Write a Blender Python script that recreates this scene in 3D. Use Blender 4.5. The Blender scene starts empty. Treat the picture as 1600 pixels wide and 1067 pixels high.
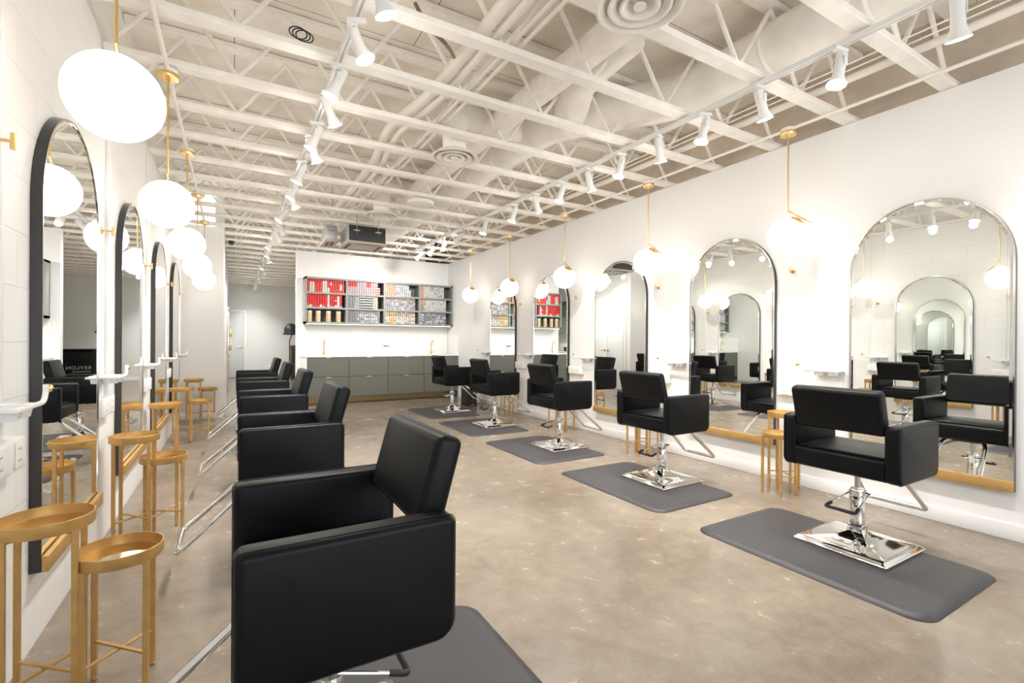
import bpy, bmesh, math, random
from mathutils import Vector, Matrix
random.seed(7)
PI = math.pi
scene = bpy.context.scene
COL = scene.collection

# ------------------------------------------------------------------ materials
def mat(name, base=(.8, .8, .8), rough=.5, metal=0., coat=0., noise=None, bump=None, emis=None, spec=None):
    """noise=(scale, amount): colour mottling; bump=(scale, strength, distance)"""
    m = bpy.data.materials.new(name); m.use_nodes = True
    nt = m.node_tree; b = nt.nodes['Principled BSDF']
    b.inputs['Base Color'].default_value = (*base, 1)
    b.inputs['Roughness'].default_value = rough
    b.inputs['Metallic'].default_value = metal
    if coat: b.inputs['Coat Weight'].default_value = coat; b.inputs['Coat Roughness'].default_value = .15
    if spec is not None: b.inputs['Specular IOR Level'].default_value = spec
    tc = nt.nodes.new('ShaderNodeTexCoord')
    if noise:
        n = nt.nodes.new('ShaderNodeTexNoise'); n.inputs['Scale'].default_value = noise[0]; n.inputs['Detail'].default_value = 6
        nt.links.new(tc.outputs['Object'], n.inputs['Vector'])
        r = nt.nodes.new('ShaderNodeValToRGB')
        r.color_ramp.elements[0].position = .3; r.color_ramp.elements[1].position = .7
        a = noise[1]
        r.color_ramp.elements[0].color = (*[c*(1-a) for c in base], 1)
        r.color_ramp.elements[1].color = (*[min(1, c*(1+a)) for c in base], 1)
        nt.links.new(n.outputs['Fac'], r.inputs['Fac']); nt.links.new(r.outputs['Color'], b.inputs['Base Color'])
    if bump:
        n = nt.nodes.new('ShaderNodeTexNoise'); n.inputs['Scale'].default_value = bump[0]; n.inputs['Detail'].default_value = 4
        nt.links.new(tc.outputs['Object'], n.inputs['Vector'])
        u = nt.nodes.new('ShaderNodeBump'); u.inputs['Strength'].default_value = bump[1]; u.inputs['Distance'].default_value = bump[2]
        nt.links.new(n.outputs['Fac'], u.inputs['Height']); nt.links.new(u.outputs['Normal'], b.inputs['Normal'])
    if emis:
        b.inputs['Emission Color'].default_value = (*emis[0], 1); b.inputs['Emission Strength'].default_value = emis[1]
    return m

def floor_mat():
    m = bpy.data.materials.new('polished_concrete'); m.use_nodes = True
    nt = m.node_tree; b = nt.nodes['Principled BSDF']; L = nt.links
    tc = nt.nodes.new('ShaderNodeTexCoord')
    def noise(scale, detail, rough=.6, dist=0.):
        n = nt.nodes.new('ShaderNodeTexNoise'); n.inputs['Scale'].default_value = scale
        n.inputs['Detail'].default_value = detail; n.inputs['Roughness'].default_value = rough
        n.inputs['Distortion'].default_value = dist
        L.new(tc.outputs['Object'], n.inputs['Vector']); return n
    def ramp(src, stops):
        r = nt.nodes.new('ShaderNodeValToRGB'); e = r.color_ramp.elements
        e[0].position, e[0].color = stops[0][0], (*stops[0][1], 1); e[1].position, e[1].color = stops[-1][0], (*stops[-1][1], 1)
        for p, c in stops[1:-1]:
            x = e.new(p); x.color = (*c, 1)
        L.new(src, r.inputs['Fac']); return r
    n1 = noise(1.1, 8, .62, .6)
    r1 = ramp(n1.outputs['Fac'], [(.28, (.185, .148, .114)), (.45, (.222, .182, .141)), (.6, (.265, .22, .171)), (.78, (.31, .263, .212))])
    n2 = noise(7, 8, .7, .3)
    r2 = ramp(n2.outputs['Fac'], [(.3, (.80, .78, .75)), (.7, (1.12, 1.12, 1.12))])
    mx = nt.nodes.new('ShaderNodeMix'); mx.data_type = 'RGBA'; mx.blend_type = 'MULTIPLY'; mx.inputs['Factor'].default_value = 1
    L.new(r1.outputs['Color'], mx.inputs['A']); L.new(r2.outputs['Color'], mx.inputs['B'])
    n3 = noise(260, 2, .5)
    r3 = ramp(n3.outputs['Fac'], [(.32, (.72, .7, .68)), (.5, (1, 1, 1)), (.74, (1.25, 1.22, 1.18))])
    mx2 = nt.nodes.new('ShaderNodeMix'); mx2.data_type = 'RGBA'; mx2.blend_type = 'MULTIPLY'; mx2.inputs['Factor'].default_value = .75
    L.new(mx.outputs['Result'], mx2.inputs['A']); L.new(r3.outputs['Color'], mx2.inputs['B'])
    # pale scuffs and patches
    n4 = noise(2.3, 10, .75, 1.2)
    r4 = ramp(n4.outputs['Fac'], [(.64, (0, 0, 0)), (.74, (1, 1, 1))])
    mx3 = nt.nodes.new('ShaderNodeMix'); mx3.data_type = 'RGBA'
    sc = nt.nodes.new('ShaderNodeMath'); sc.operation = 'MULTIPLY'; sc.inputs[1].default_value = .10
    L.new(r4.outputs['Color'], sc.inputs[0]); L.new(sc.outputs[0], mx3.inputs['Factor'])
    L.new(mx2.outputs['Result'], mx3.inputs['A']); mx3.inputs['B'].default_value = (.44, .39, .33, 1)
    L.new(mx3.outputs['Result'], b.inputs['Base Color'])
    rr = nt.nodes.new('ShaderNodeMapRange'); rr.inputs['To Min'].default_value = .16; rr.inputs['To Max'].default_value = .34
    L.new(n2.outputs['Fac'], rr.inputs['Value']); L.new(rr.outputs['Result'], b.inputs['Roughness'])
    u = nt.nodes.new('ShaderNodeBump'); u.inputs['Strength'].default_value = .12; u.inputs['Distance'].default_value = .01
    L.new(n2.outputs['Fac'], u.inputs['Height']); L.new(u.outputs['Normal'], b.inputs['Normal'])
    b.inputs['Specular IOR Level'].default_value = .55
    return m

def block_mat():
    """white painted concrete block, joints as bump"""
    m = bpy.data.materials.new('painted_block'); m.use_nodes = True
    nt = m.node_tree; b = nt.nodes['Principled BSDF']; L = nt.links
    tc = nt.nodes.new('ShaderNodeTexCoord'); sp = nt.nodes.new('ShaderNodeSeparateXYZ'); cb = nt.nodes.new('ShaderNodeCombineXYZ')
    L.new(tc.outputs['Object'], sp.inputs[0]); L.new(sp.outputs['Y'], cb.inputs['X']); L.new(sp.outputs['Z'], cb.inputs['Y'])
    br = nt.nodes.new('ShaderNodeTexBrick'); br.inputs['Scale'].default_value = 1
    br.inputs['Brick Width'].default_value = .406; br.inputs['Row Height'].default_value = .203
    br.inputs['Mortar Size'].default_value = .005; br.inputs['Mortar Smooth'].default_value = .6
    br.inputs['Color1'].default_value = (.86, .855, .84, 1); br.inputs['Color2'].default_value = (.84, .835, .82, 1)
    br.inputs['Mortar'].default_value = (.80, .79, .77, 1)
    L.new(cb.outputs[0], br.inputs['Vector']); L.new(br.outputs['Color'], b.inputs['Base Color'])
    n = nt.nodes.new('ShaderNodeTexNoise'); n.inputs['Scale'].default_value = 60; n.inputs['Detail'].default_value = 5
    L.new(tc.outputs['Object'], n.inputs['Vector'])
    ma = nt.nodes.new('ShaderNodeMath'); ma.operation = 'MULTIPLY_ADD'; ma.inputs[1].default_value = .15
    L.new(n.outputs['Fac'], ma.inputs[0])
    iv = nt.nodes.new('ShaderNodeMath'); iv.operation = 'MULTIPLY'; iv.inputs[1].default_value = -1
    L.new(br.outputs['Fac'], iv.inputs[0]); L.new(iv.outputs[0], ma.inputs[2])
    u = nt.nodes.new('ShaderNodeBump'); u.inputs['Strength'].default_value = .3; u.inputs['Distance'].default_value = .006
    L.new(ma.outputs[0], u.inputs['Height']); L.new(u.outputs['Normal'], b.inputs['Normal'])
    b.inputs['Roughness'].default_value = .38
    return m

def deck_mat():
    m = bpy.data.materials.new('painted_deck'); m.use_nodes = True
    nt = m.node_tree; b = nt.nodes['Principled BSDF']; L = nt.links
    tc = nt.nodes.new('ShaderNodeTexCoord')
    br = nt.nodes.new('ShaderNodeTexBrick'); br.inputs['Scale'].default_value = 1
    br.inputs['Brick Width'].default_value = 2.44; br.inputs['Row Height'].default_value = 1.22
    br.inputs['Mortar Size'].default_value = .003
    br.inputs['Color1'].default_value = (.91, .87, .80, 1); br.inputs['Color2'].default_value = (.89, .85, .78, 1)
    br.inputs['Mortar'].default_value = (.22, .17, .12, 1)
    L.new(tc.outputs['Object'], br.inputs['Vector'])
    n = nt.nodes.new('ShaderNodeTexNoise'); n.inputs['Scale'].default_value = 3.; n.inputs['Detail'].default_value = 8
    L.new(tc.outputs['Object'], n.inputs['Vector'])
    r = nt.nodes.new('ShaderNodeValToRGB'); r.color_ramp.elements[0].color = (.86, .84, .8, 1); r.color_ramp.elements[1].color = (1, 1, 1, 1)
    r.color_ramp.elements[0].position = .35; r.color_ramp.elements[1].position = .6
    L.new(n.outputs['Fac'], r.inputs['Fac'])
    mx = nt.nodes.new('ShaderNodeMix'); mx.data_type = 'RGBA'; mx.blend_type = 'MULTIPLY'; mx.inputs['Factor'].default_value = 1
    L.new(br.outputs['Color'], mx.inputs['A']); L.new(r.outputs['Color'], mx.inputs['B'])
    L.new(mx.outputs['Result'], b.inputs['Base Color']); b.inputs['Roughness'].default_value = .6
    return m

def pane_mat():
    m = bpy.data.materials.new('added_window_glass'); m.use_nodes = True
    nt = m.node_tree; nt.nodes.remove(nt.nodes['Principled BSDF']); o = nt.nodes['Material Output']
    t = nt.nodes.new('ShaderNodeBsdfTransparent'); g = nt.nodes.new('ShaderNodeBsdfGlossy'); g.inputs['Roughness'].default_value = 0
    x = nt.nodes.new('ShaderNodeMixShader'); x.inputs[0].default_value = .06
    nt.links.new(t.outputs[0], x.inputs[1]); nt.links.new(g.outputs[0], x.inputs[2]); nt.links.new(x.outputs[0], o.inputs[0])
    return m

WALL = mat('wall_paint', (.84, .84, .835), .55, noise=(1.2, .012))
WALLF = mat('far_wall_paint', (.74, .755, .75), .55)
BLOCK = block_mat(); DECK = deck_mat(); FLOOR = floor_mat(); PANE = pane_mat()
TRIM = mat('trim_paint', (.86, .86, .85), .4)
TRUSS = mat('truss_paint', (.92, .885, .83), .5, noise=(9, .05), bump=(30, .15, .01))
DUCTM = mat('duct_paint', (.90, .87, .81), .5, noise=(5, .06), bump=(14, .25, .02))
LEATHER = mat('black_leather', (.0035, .0045, .0055), .40, noise=(3, .2), bump=(420, .12, .002), spec=.18)
CHROME = mat('chrome', (.86, .86, .86), .06, 1.)
STEEL = mat('brushed_steel', (.55, .55, .55), .25, 1.)
RUBBER = mat('black_rubber', (.015, .015, .016), .5)
MATM = mat('grey_mat', (.043, .0415, .0445), .5, noise=(4, .08), bump=(300, .2, .002))
GOLD = mat('gold_paint', (.56, .34, .12), .40, .5, noise=(12, .12), bump=(90, .08, .002))
BRASS = mat('brushed_brass', (.86, .60, .27), .22, 1.)
MIRROR = mat('mirror_glass', (.90, .925, .905), 0., 1.)
FRAME = mat('polished_frame', (.80, .78, .75), .10, 1.)
FRAMES = mat('frame_side', (.025, .024, .023), .16, .0)
GLOBE = mat('opal_glass', (.9, .88, .84), .2, emis=((1., .90, .80), 1.9))
LAMPON = mat('lamp_face', (.9, .9, .9), .3, emis=((1., .97, .92), 60.))
WHITEP = mat('white_plastic', (.85, .85, .84), .3)
GREY = mat('cabinet_grey', (.125, .127, .108), .45)
GREYS = mat('shelf_grey', (.235, .25, .235), .45)
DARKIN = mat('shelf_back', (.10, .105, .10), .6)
QUARTZ = mat('white_quartz', (.86, .855, .84), .2)
LED = mat('led_strip', (.9, .85, .8), .4, emis=((1., .88, .76), 1.7))
BLACKM = mat('black_metal', (.02, .024, .024), .45)
BLACKF = mat('black_fabric', (.018, .018, .02), .8)
BEIGE = mat('beige_plastic', (.62, .54, .47), .5)
TOE = mat('gold_laminate', (.72, .50, .24), .4, .2)
PULL = mat('pale_brass', (.88, .72, .50), .35, .5)
GREYM = mat('galvanised', (.46, .47, .47), .4, .5)
KRAFT = mat('kraft_tube', (.60, .45, .28), .5, noise=(30, .1))
KRAFTL = mat('kraft_lid', (.72, .60, .42), .4)
BROWN = mat('dark_brown', (.05, .032, .025), .5)
PVC = mat('painted_conduit', (.84, .80, .73), .45)
TILE = mat('white_tile', (.8, .8, .79), .15)
LETTER = mat('silver_lettering', (.6, .62, .65), .3, .6)
HOLE = mat('socket_dark', (.05, .05, .05), .6)

# ------------------------------------------------------------------ mesh helper
class MB:
    def __init__(s): s.bm = bmesh.new(); s.mi = 0
    def _tag(s, geom_faces):
        for f in geom_faces: f.material_index = s.mi
    def box(s, a, b, bev=0., seg=2, M=None):
        bm = s.bm; n0 = set(bm.faces)
        r = bmesh.ops.create_cube(bm, size=1.)
        vs = r['verts']
        c = [(a[i]+b[i])/2 for i in range(3)]; d = [abs(b[i]-a[i]) for i in range(3)]
        for v in vs: v.co = Vector((v.co.x*d[0]+c[0], v.co.y*d[1]+c[1], v.co.z*d[2]+c[2]))
        if bev:
            es = list({e for v in vs for e in v.link_edges})
            bmesh.ops.bevel(bm, geom=es, offset=bev, segments=seg, profile=.5, affect='EDGES', clamp_overlap=True)
        nf = [f for f in bm.faces if f not in n0]
        if M is not None:
            for v in {v for f in nf for v in f.verts}: v.co = M @ v.co
        s._tag(nf); return s
    def prism(s, pts, axis, a, b, bev=0., seg=2, M=None):
        """extrude closed 2-D outline along axis from a to b"""
        bm = s.bm; n0 = set(bm.faces)
        def P(p, t):
            return Vector({'x': (t, p[0], p[1]), 'y': (p[0], t, p[1]), 'z': (p[0], p[1], t)}[axis])
        va = [bm.verts.new(P(p, a)) for p in pts]; vb = [bm.verts.new(P(p, b)) for p in pts]
        n = len(pts); caps = [bm.faces.new(va), bm.faces.new(vb[::-1])]
        for i in range(n): bm.faces.new((va[i], vb[i], vb[(i+1) % n], va[(i+1) % n]))
        nf = [f for f in bm.faces if f not in n0]
        bmesh.ops.recalc_face_normals(bm, faces=nf)
        if bev:
            es = list({e for f in caps for e in f.edges})
            bmesh.ops.bevel(bm, geom=es, offset=bev, segments=seg, profile=.5, affect='EDGES', clamp_overlap=True)
            nf = [f for f in bm.faces if f not in n0]
        if M is not None:
            for v in {v for f in nf for v in f.verts}: v.co = M @ v.co
        s._tag(nf); return s
    def tube(s, pts, r, n=10, closed=False, caps=True):
        bm = s.bm; pts = [Vector(p) for p in pts]; rs = r if isinstance(r, (list, tuple)) else [r]*len(pts)
        rings = []; N = len(pts); up = None
        for i, p in enumerate(pts):
            if closed: t = (pts[(i+1) % N]-pts[i-1]).normalized()
            elif i == 0: t = (pts[1]-p).normalized()
            elif i == N-1: t = (p-pts[i-1]).normalized()
            else: t = ((pts[i+1]-p).normalized()+(p-pts[i-1]).normalized()).normalized()
            if up is None:
                up = Vector((0, 0, 1)) if abs(t.z) < .9 else Vector((1, 0, 0))
            u = (up - t*up.dot(t)).normalized(); w = t.cross(u); up = u
            k = 1.
            if not closed and 0 < i < N-1:
                c = (pts[i+1]-p).normalized().dot((p-pts[i-1]).normalized()); k = 1/max(.5, math.sqrt((1+c)/2))
            rings.append([bm.verts.new(p+(u*math.cos(a)+w*math.sin(a))*rs[i]*(1 if k == 1. else 1+(k-1)*.5)) for a in [2*PI*j/n for j in range(n)]])
        fs = []
        for i in range(N if closed else N-1):
            A, Bq = rings[i], rings[(i+1) % N]
            for j in range(n): fs.append(bm.faces.new((A[j], A[(j+1) % n], Bq[(j+1) % n], Bq[j])))
        if not closed and caps: fs += [bm.faces.new(rings[0][::-1]), bm.faces.new(rings[-1])]
        bmesh.ops.recalc_face_normals(bm, faces=fs)
        s._tag(fs); return s
    def lathe(s, prof, c=(0, 0, 0), n=32, M=None):
        """prof: list of (r, z), axis z through c"""
        bm = s.bm; rings = []; fs = []
        for r, z in prof:
            if r < 1e-6: rings.append([bm.verts.new((c[0], c[1], c[2]+z))])
            else: rings.append([bm.verts.new((c[0]+r*math.cos(2*PI*j/n), c[1]+r*math.sin(2*PI*j/n), c[2]+z)) for j in range(n)])
        for A, Bq in zip(rings, rings[1:]):
            for j in range(n):
                k = (j+1) % n
                if len(A) == 1 and len(Bq) == 1: break
                if len(A) == 1: fs.append(bm.faces.new((A[0], Bq[k], Bq[j])))
                elif len(Bq) == 1: fs.append(bm.faces.new((A[j], A[k], Bq[0])))
                else: fs.append(bm.faces.new((A[j], A[k], Bq[k], Bq[j])))
        bmesh.ops.recalc_face_normals(bm, faces=fs)
        if M is not None:
            for v in {v for f in fs for v in f.verts}: v.co = M @ v.co
        s._tag(fs); return s
    def m(s, i): s.mi = i; return s
    def build(s, name, mats, parent=None, loc=(0, 0, 0), label=None, flat=False):
        me = bpy.data.meshes.new(name); bm = s.bm
        for f in bm.faces: f.smooth = not flat
        for e in bm.edges:
            if len(e.link_faces) == 2 and e.calc_face_angle(0) > .6: e.smooth = False
        bm.to_mesh(me); bm.free()
        for x in (mats if isinstance(mats, (list, tuple)) else [mats]): me.materials.append(x)
        o = bpy.data.objects.new(name, me); COL.objects.link(o); o.location = loc
        if parent: o.parent = parent
        if label: o['label'] = label
        return o

def rrect(x0, x1, y0, y1, r, seg=5):
    """rounded rectangle outline; r = radius or (bl, br, tr, tl)"""
    rs = r if isinstance(r, (list, tuple)) else (r,)*4
    out = []
    for (cx, cy, sx, sy, a0), q in zip(((x0, y0, 1, 1, PI), (x1, y0, -1, 1, 1.5*PI), (x1, y1, -1, -1, 0), (x0, y1, 1, -1, .5*PI)), rs):
        for i in range(seg+1):
            a = a0+.5*PI*i/seg; out.append((cx+sx*q+q*math.cos(a), cy+sy*q+q*math.sin(a)))
    return out

def fillet(pts, r, seg=6):
    pts = [Vector(p) for p in pts]; out = [pts[0]]
    for a, p, b in zip(pts, pts[1:], pts[2:]):
        u = (a-p).normalized(); v = (b-p).normalized(); q0 = p+u*r; q1 = p+v*r
        for i in range(seg+1):
            t = i/seg; out.append(q0*(1-t)**2+p*2*t*(1-t)+q1*t*t)
    out.append(pts[-1]); return out

def empty(name, loc=(0, 0, 0), rz=0, label=None, cat=None, group=None):
    o = bpy.data.objects.new(name, None); COL.objects.link(o); o.location = loc; o.rotation_euler = (0, 0, rz)
    o.empty_display_size = .1
    return tag(o, label, cat, group)
def tag(o, label=None, cat=None, group=None, kind=None):
    if label: o['label'] = label
    if cat: o['category'] = cat
    if group: o['group'] = group
    if kind: o['kind'] = kind
    return o
KIDS = {}
def kids(o): return [c for c in o.children]
def dup(root, loc, rz=0., label=None, group=None, keep_rot=False):
    r = root.copy(); COL.objects.link(r); r.location = loc
    if not keep_rot: r.rotation_euler = (0, 0, rz)
    for ch in list(root.children):
        c = ch.copy(); COL.objects.link(c); c.parent = r
        for g in list(ch.children):
            d = g.copy(); COL.objects.link(d); d.parent = c
    if label: r['label'] = label
    if group: r['group'] = group
    return r
def struct(name, mb, m, parent=None):
    o = mb.build(name, m, parent)
    if parent is None: o['kind'] = 'structure'
    return o

# ------------------------------------------------------------------ key dimensions (metres), camera stands at x=0, y=0
XL, XR = -.687, 4.235          # left block wall, right drywall
YB = 10.17                     # wall behind the cabinets
YRET, XRET = 8.78, -.13        # return of the left wall
YFAR = 17.69
ZT = 2.98                      # top of drywall / underside of trusses
ZD = 3.56                      # roof deck
YF = -3.0
XFR = 3.6

# ------------------------------------------------------------------ setting
struct('floor', MB().box((-1.9, YF-.2, -.2), (4.6, YFAR+.3, 0)), FLOOR)
struct('ceiling', MB().box((-1.9, YF-.2, ZD), (4.6, YFAR+.3, ZD+.15)), DECK)
struct('wall_left', MB().box((XL-.2, YF-.2, 0), (XL, YRET+.0, ZD)), BLOCK)
struct('wall_left_return', MB().box((XL-.2, YRET, 0), (XRET, YRET+.12, ZT+.01)), WALL)
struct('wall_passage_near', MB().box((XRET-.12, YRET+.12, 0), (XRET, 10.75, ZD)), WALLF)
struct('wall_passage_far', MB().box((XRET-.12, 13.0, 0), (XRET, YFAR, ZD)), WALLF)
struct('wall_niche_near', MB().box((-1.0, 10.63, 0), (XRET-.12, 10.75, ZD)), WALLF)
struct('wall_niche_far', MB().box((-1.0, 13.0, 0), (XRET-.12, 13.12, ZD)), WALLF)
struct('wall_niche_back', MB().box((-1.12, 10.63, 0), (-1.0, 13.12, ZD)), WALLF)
w = MB(); w.box((XR, YF-.2, 0), (XR+.1, YB+.15, ZT)); struct('wall_right', w, WALL)
struct('wall_right_upper', MB().box((XR+.12, YF-.2, 0), (XR+.3, YFAR+.2, ZD)), mat('raw_block', (.60, .52, .43), .8, noise=(4, .12), bump=(25, .4, .02)))
struct('wall_back', MB().box((1.065, YB, 0), (XR+.12, YB+.15, ZT)), WALL)
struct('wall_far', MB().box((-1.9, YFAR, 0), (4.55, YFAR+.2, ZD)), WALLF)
struct('wall_far_side', MB().box((XFR, YB+.15, 0), (XFR+.15, YFAR, ZD)), mat('tan_wall', (.66, .61, .55), .6))
# front of the shop (behind the camera), with a window added for fill light
w = MB()
w.box((XL, YF-.2, 0), (XR, YF, .5)); w.box((XL, YF-.2, 2.75), (XR, YF, ZD))
w.box((XL, YF-.2, .5), (-.2, YF, 2.75)); w.box((3.75, YF-.2, .5), (XR, YF, 2.75))
struct('wall_front', w, WALL)
w = MB()
for a, b in (((-.2, .5), (-.14, 2.75)), ((3.69, .5), (3.75, 2.75)), ((1.75, .5), (1.81, 2.75)), ((-.2, .5), (3.75, .56)), ((-.2, 2.69), (3.75, 2.75))):
    w.box((a[0], YF-.13, a[1]), (b[0], YF-.07, b[1]))
wf = struct('added_window_1', w, FRAME)
MB().box((-.14, YF-.105, .56), (1.75, YF-.095, 2.69)).box((1.81, YF-.105, .56), (3.69, YF-.095, 2.69)).build('pane', PANE, wf)
# baseboards
struct('baseboard_right', MB().box((XR-.012, YF, 0), (XR, 9.5, .105), .004), TRIM)
struct('baseboard_return', MB().box((XL+.005, YRET-.012, 0), (XRET, YRET, .09), .004), TRIM)
struct('baseboard_far', MB().box((.37, YFAR-.012, 0), (XFR, YFAR, .1), .004), TRIM)
struct('baseboard_passage', MB().box((XRET, 10.3, 0), (XRET+.012, 10.7, .09), .004), TRIM)
# wall raceways on the block wall
for i, y in enumerate((2.24, 3.84, 5.42, 7.03, 8.6)):
    struct('trim_%d' % (i+1), MB().box((XL, y-.013, .88), (XL+.02, y+.013, 2.97), .003), TRIM)

def lever(parent, side, M):
    """lever handle with square rose, built in door plane x along the door, -y outwards"""
    h = MB().box((-.03, -.012, -.03), (.03, 0, .03), .003, M=M).build('door_handle', BRASS, parent, label='brass lever handle')
    MB().tube([M @ Vector((0, -.01, 0)), M @ Vector((0, -.055, 0)), M @ Vector((side*.12, -.055, 0))], .009, 8).build('lever', BRASS, h)
# far door in the far wall
dd = struct('door_1', MB().box((-.12, YFAR-.045, .012), (.30, YFAR-.005, 2.1), .003), mat('door_paint', (.64, .67, .675), .4))
w = MB(); w.box((.305, YFAR-.03, 0), (.37, YFAR, 2.17), .003); w.box((-.12, YFAR-.03, 2.105), (.305, YFAR, 2.17), .003)
w.build('door_frame', TRIM, dd)
lever(dd, -1, Matrix.Translation((.235, YFAR-.045, 1.0)))
# double doors on the passage wall (seen in the mirrors)
for i, (ya, yb, hy, sd) in enumerate(((9.0, 9.62, 9.56, -1), (9.63, 10.25, 9.69, 1))):
    d = struct('door_%d' % (i+2), MB().box((XRET+.0, ya, .012), (XRET+.03, yb, 2.12), .003), mat('door_paint_%d' % i, (.78, .80, .80), .4))
    R = Matrix.Translation((XRET+.03, hy, 1.0)) @ Matrix.Rotation(PI/2, 4, 'Z')
    lever(d, sd, R)
w = MB(); w.box((XRET, 8.93, 0), (XRET+.02, 8.995, 2.19), .003); w.box((XRET, 10.255, 0), (XRET+.02, 10.32, 2.19), .003); w.box((XRET, 8.995, 2.125), (XRET+.02, 10.255, 2.19), .003)
struct('trim_6', w, TRIM)

# ------------------------------------------------------------------ roof trusses
def truss_parts(root, x0, x1):
    MB().box((x0, -.0475, ZT+.005), (x1, .0475, ZT+.045), .004, 1).build('bottom_chord', TRUSS, root)
    MB().box((x0, -.0475, ZD-.05), (x1, .0475, ZD-.005), .004, 1).build('top_chord', TRUSS, root)
proto_up = MB().tube([(0, 0, ZT+.045), (.35, 0, ZD-.05)], .015, 8).build('web', TRUSS)
proto_dn = MB().tube([(.35, 0, ZD-.05), (.70, 0, ZT+.045)], .015, 8).build('web', TRUSS)
ORD = ['nearest', 'second nearest', 'third nearest', 'fourth nearest', 'fifth nearest', 'sixth nearest', 'seventh nearest', 'eighth nearest', 'ninth nearest', 'tenth nearest', 'eleventh nearest', 'twelfth nearest', 'thirteenth nearest', 'fourteenth nearest', 'fifteenth nearest', 'sixteenth nearest', 'seventeenth nearest', 'eighteenth nearest']
tr0 = None; firstweb = True
kt = 0
for k in range(0, 27):
    y = 1.335+.6105*k
    if y > YFAR-.1: break
    if abs(y-YRET) < .0 : continue
    if y < YB: lab = 'cream painted open web ceiling truss, %s to the camera' % ORD[kt]
    if y >= YB: lab = 'cream open web ceiling truss in the far passage behind the shelf wall'
    t = empty('ceiling_truss', (0, y, 0), 0, lab, 'ceiling truss', 'open web ceiling trusses')
    kt += 1
    x0 = XL+.002 if y < YRET else XRET+.002
    if y > YRET and y < YRET+.1: x0 = XRET+.002
    x1 = XR+.118 if y < YB+.2 else XFR-.002
    truss_parts(t, x0, x1)
    xs = -.68
    while xs < 4.2:
        for p, a, b in ((proto_up, xs, xs+.35), (proto_dn, xs+.35, xs+.7)):
            if a < x0-.01 or b > x1+.01: continue
            if firstweb and p.parent is None: w = p
            else: w = p.copy(); COL.objects.link(w)
            w.parent = t; w.location = (xs, 0, 0)
        xs += .70
    firstweb = False
# longitudinal bridging beam
tag(MB().box((2.0, YF, 3.12), (2.14, YB+3, 3.27), .006).build('bridging_beam', TRUSS), 'cream rectangular beam running lengthwise above the truss bottoms', 'beam')

# ------------------------------------------------------------------ ducts, pipes, conduits
def spiral(mb, pts, r, n=24):
    mb.tube(pts, r, n)
def path(pts, rad, seg=8): return fillet(pts, rad, seg)
d = empty('spiral_duct', (0, 0, 0), 0, 'large cream round air duct winding lengthwise above the trusses', 'air duct')
m = MB(); pts = path([(3.28, YF+.05, 3.30), (3.28, 2.75, 3.30), (2.58, 3.75, 3.30), (2.58, 9.6, 3.30)], .25)
m.tube(pts, .175, 28); m.build('duct_pipe', DUCTM, d)
jt = MB().lathe([(.170, -.02), (.181, -.012), (.187, 0), (.181, .012), (.170, .02)], n=28, M=Matrix.Rotation(PI/2, 4, 'X')).build('duct_joint', DUCTM, d)
jt.location = (3.28, 0, 3.30)
for jx, jy in [(3.28, .75+.62*k) for k in range(3)]+[(2.58, 4.05+.61*k) for k in range(9)]:
    j = jt.copy(); COL.objects.link(j); j.parent = d; j.location = (jx, jy, 3.30)
m = MB(); m.tube(path([(2.70, 3.6, 3.28), (2.3, 2.95, 3.28), (2.3, 2.4, 3.33)], .2), .15, 24); m.build('duct_branch', DUCTM, d)
def diffuser(x, y, lab):
    t = empty('ceiling_diffuser', (x, y, 0), 0, lab, 'air diffuser', 'round ceiling air diffusers')
    m = MB(); m.tube(path([(0, 0, 2.93), (0, 0, 3.27), (.7, .05, 3.30)], .14), .105, 24); m.build('duct_elbow', DUCTM, t)
    z = 2.878
    m = MB()
    for r0, r1, dz in ((.215, .172, 0), (.157, .115, -.006), (.10, .062, -.012)):
        m.lathe([(r1-.012, .045), (r1, .018+dz*.3), (r0-.012, dz*.3), (r0, dz*.3+.003), (r0-.006, .012), (r1-.004, .035), (r1-.012, .045)], (0, 0, z), 40)
    m.lathe([(0, -.004), (.03, -.002), (.032, .006), (0, .012)], (0, 0, z), 24)
    m.build('ring', DUCTM, t)
    m = MB(); m.lathe([(.160, .045), (.158, .05), (.105, .075), (.10, .045)], (0, 0, z), 32); m.tube([(-.15, 0, z+.02), (.15, 0, z+.02)], .004, 6); m.build('diffuser_cone', DUCTM, t)
diffuser(1.72, 1.72, 'cream round ring diffuser at the top edge of the picture, nearest the camera')
diffuser(1.72, 4.00, 'cream round ring diffuser in the middle of the ceiling on a short round duct')
diffuser(1.70, 6.38, 'small looking cream round ring diffuser just in front of the black ceiling cassette')
t = empty('ceiling_speaker', (2.02, 5.75, 0), 0, 'plain cream round disc under the trusses left of the duct', 'ceiling disc')
MB().lathe([(0, 2.93), (.15, 2.93), (.165, 2.945), (.165, 2.97), (0, 2.975)], n=36).build('disc', DUCTM, t)
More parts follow.
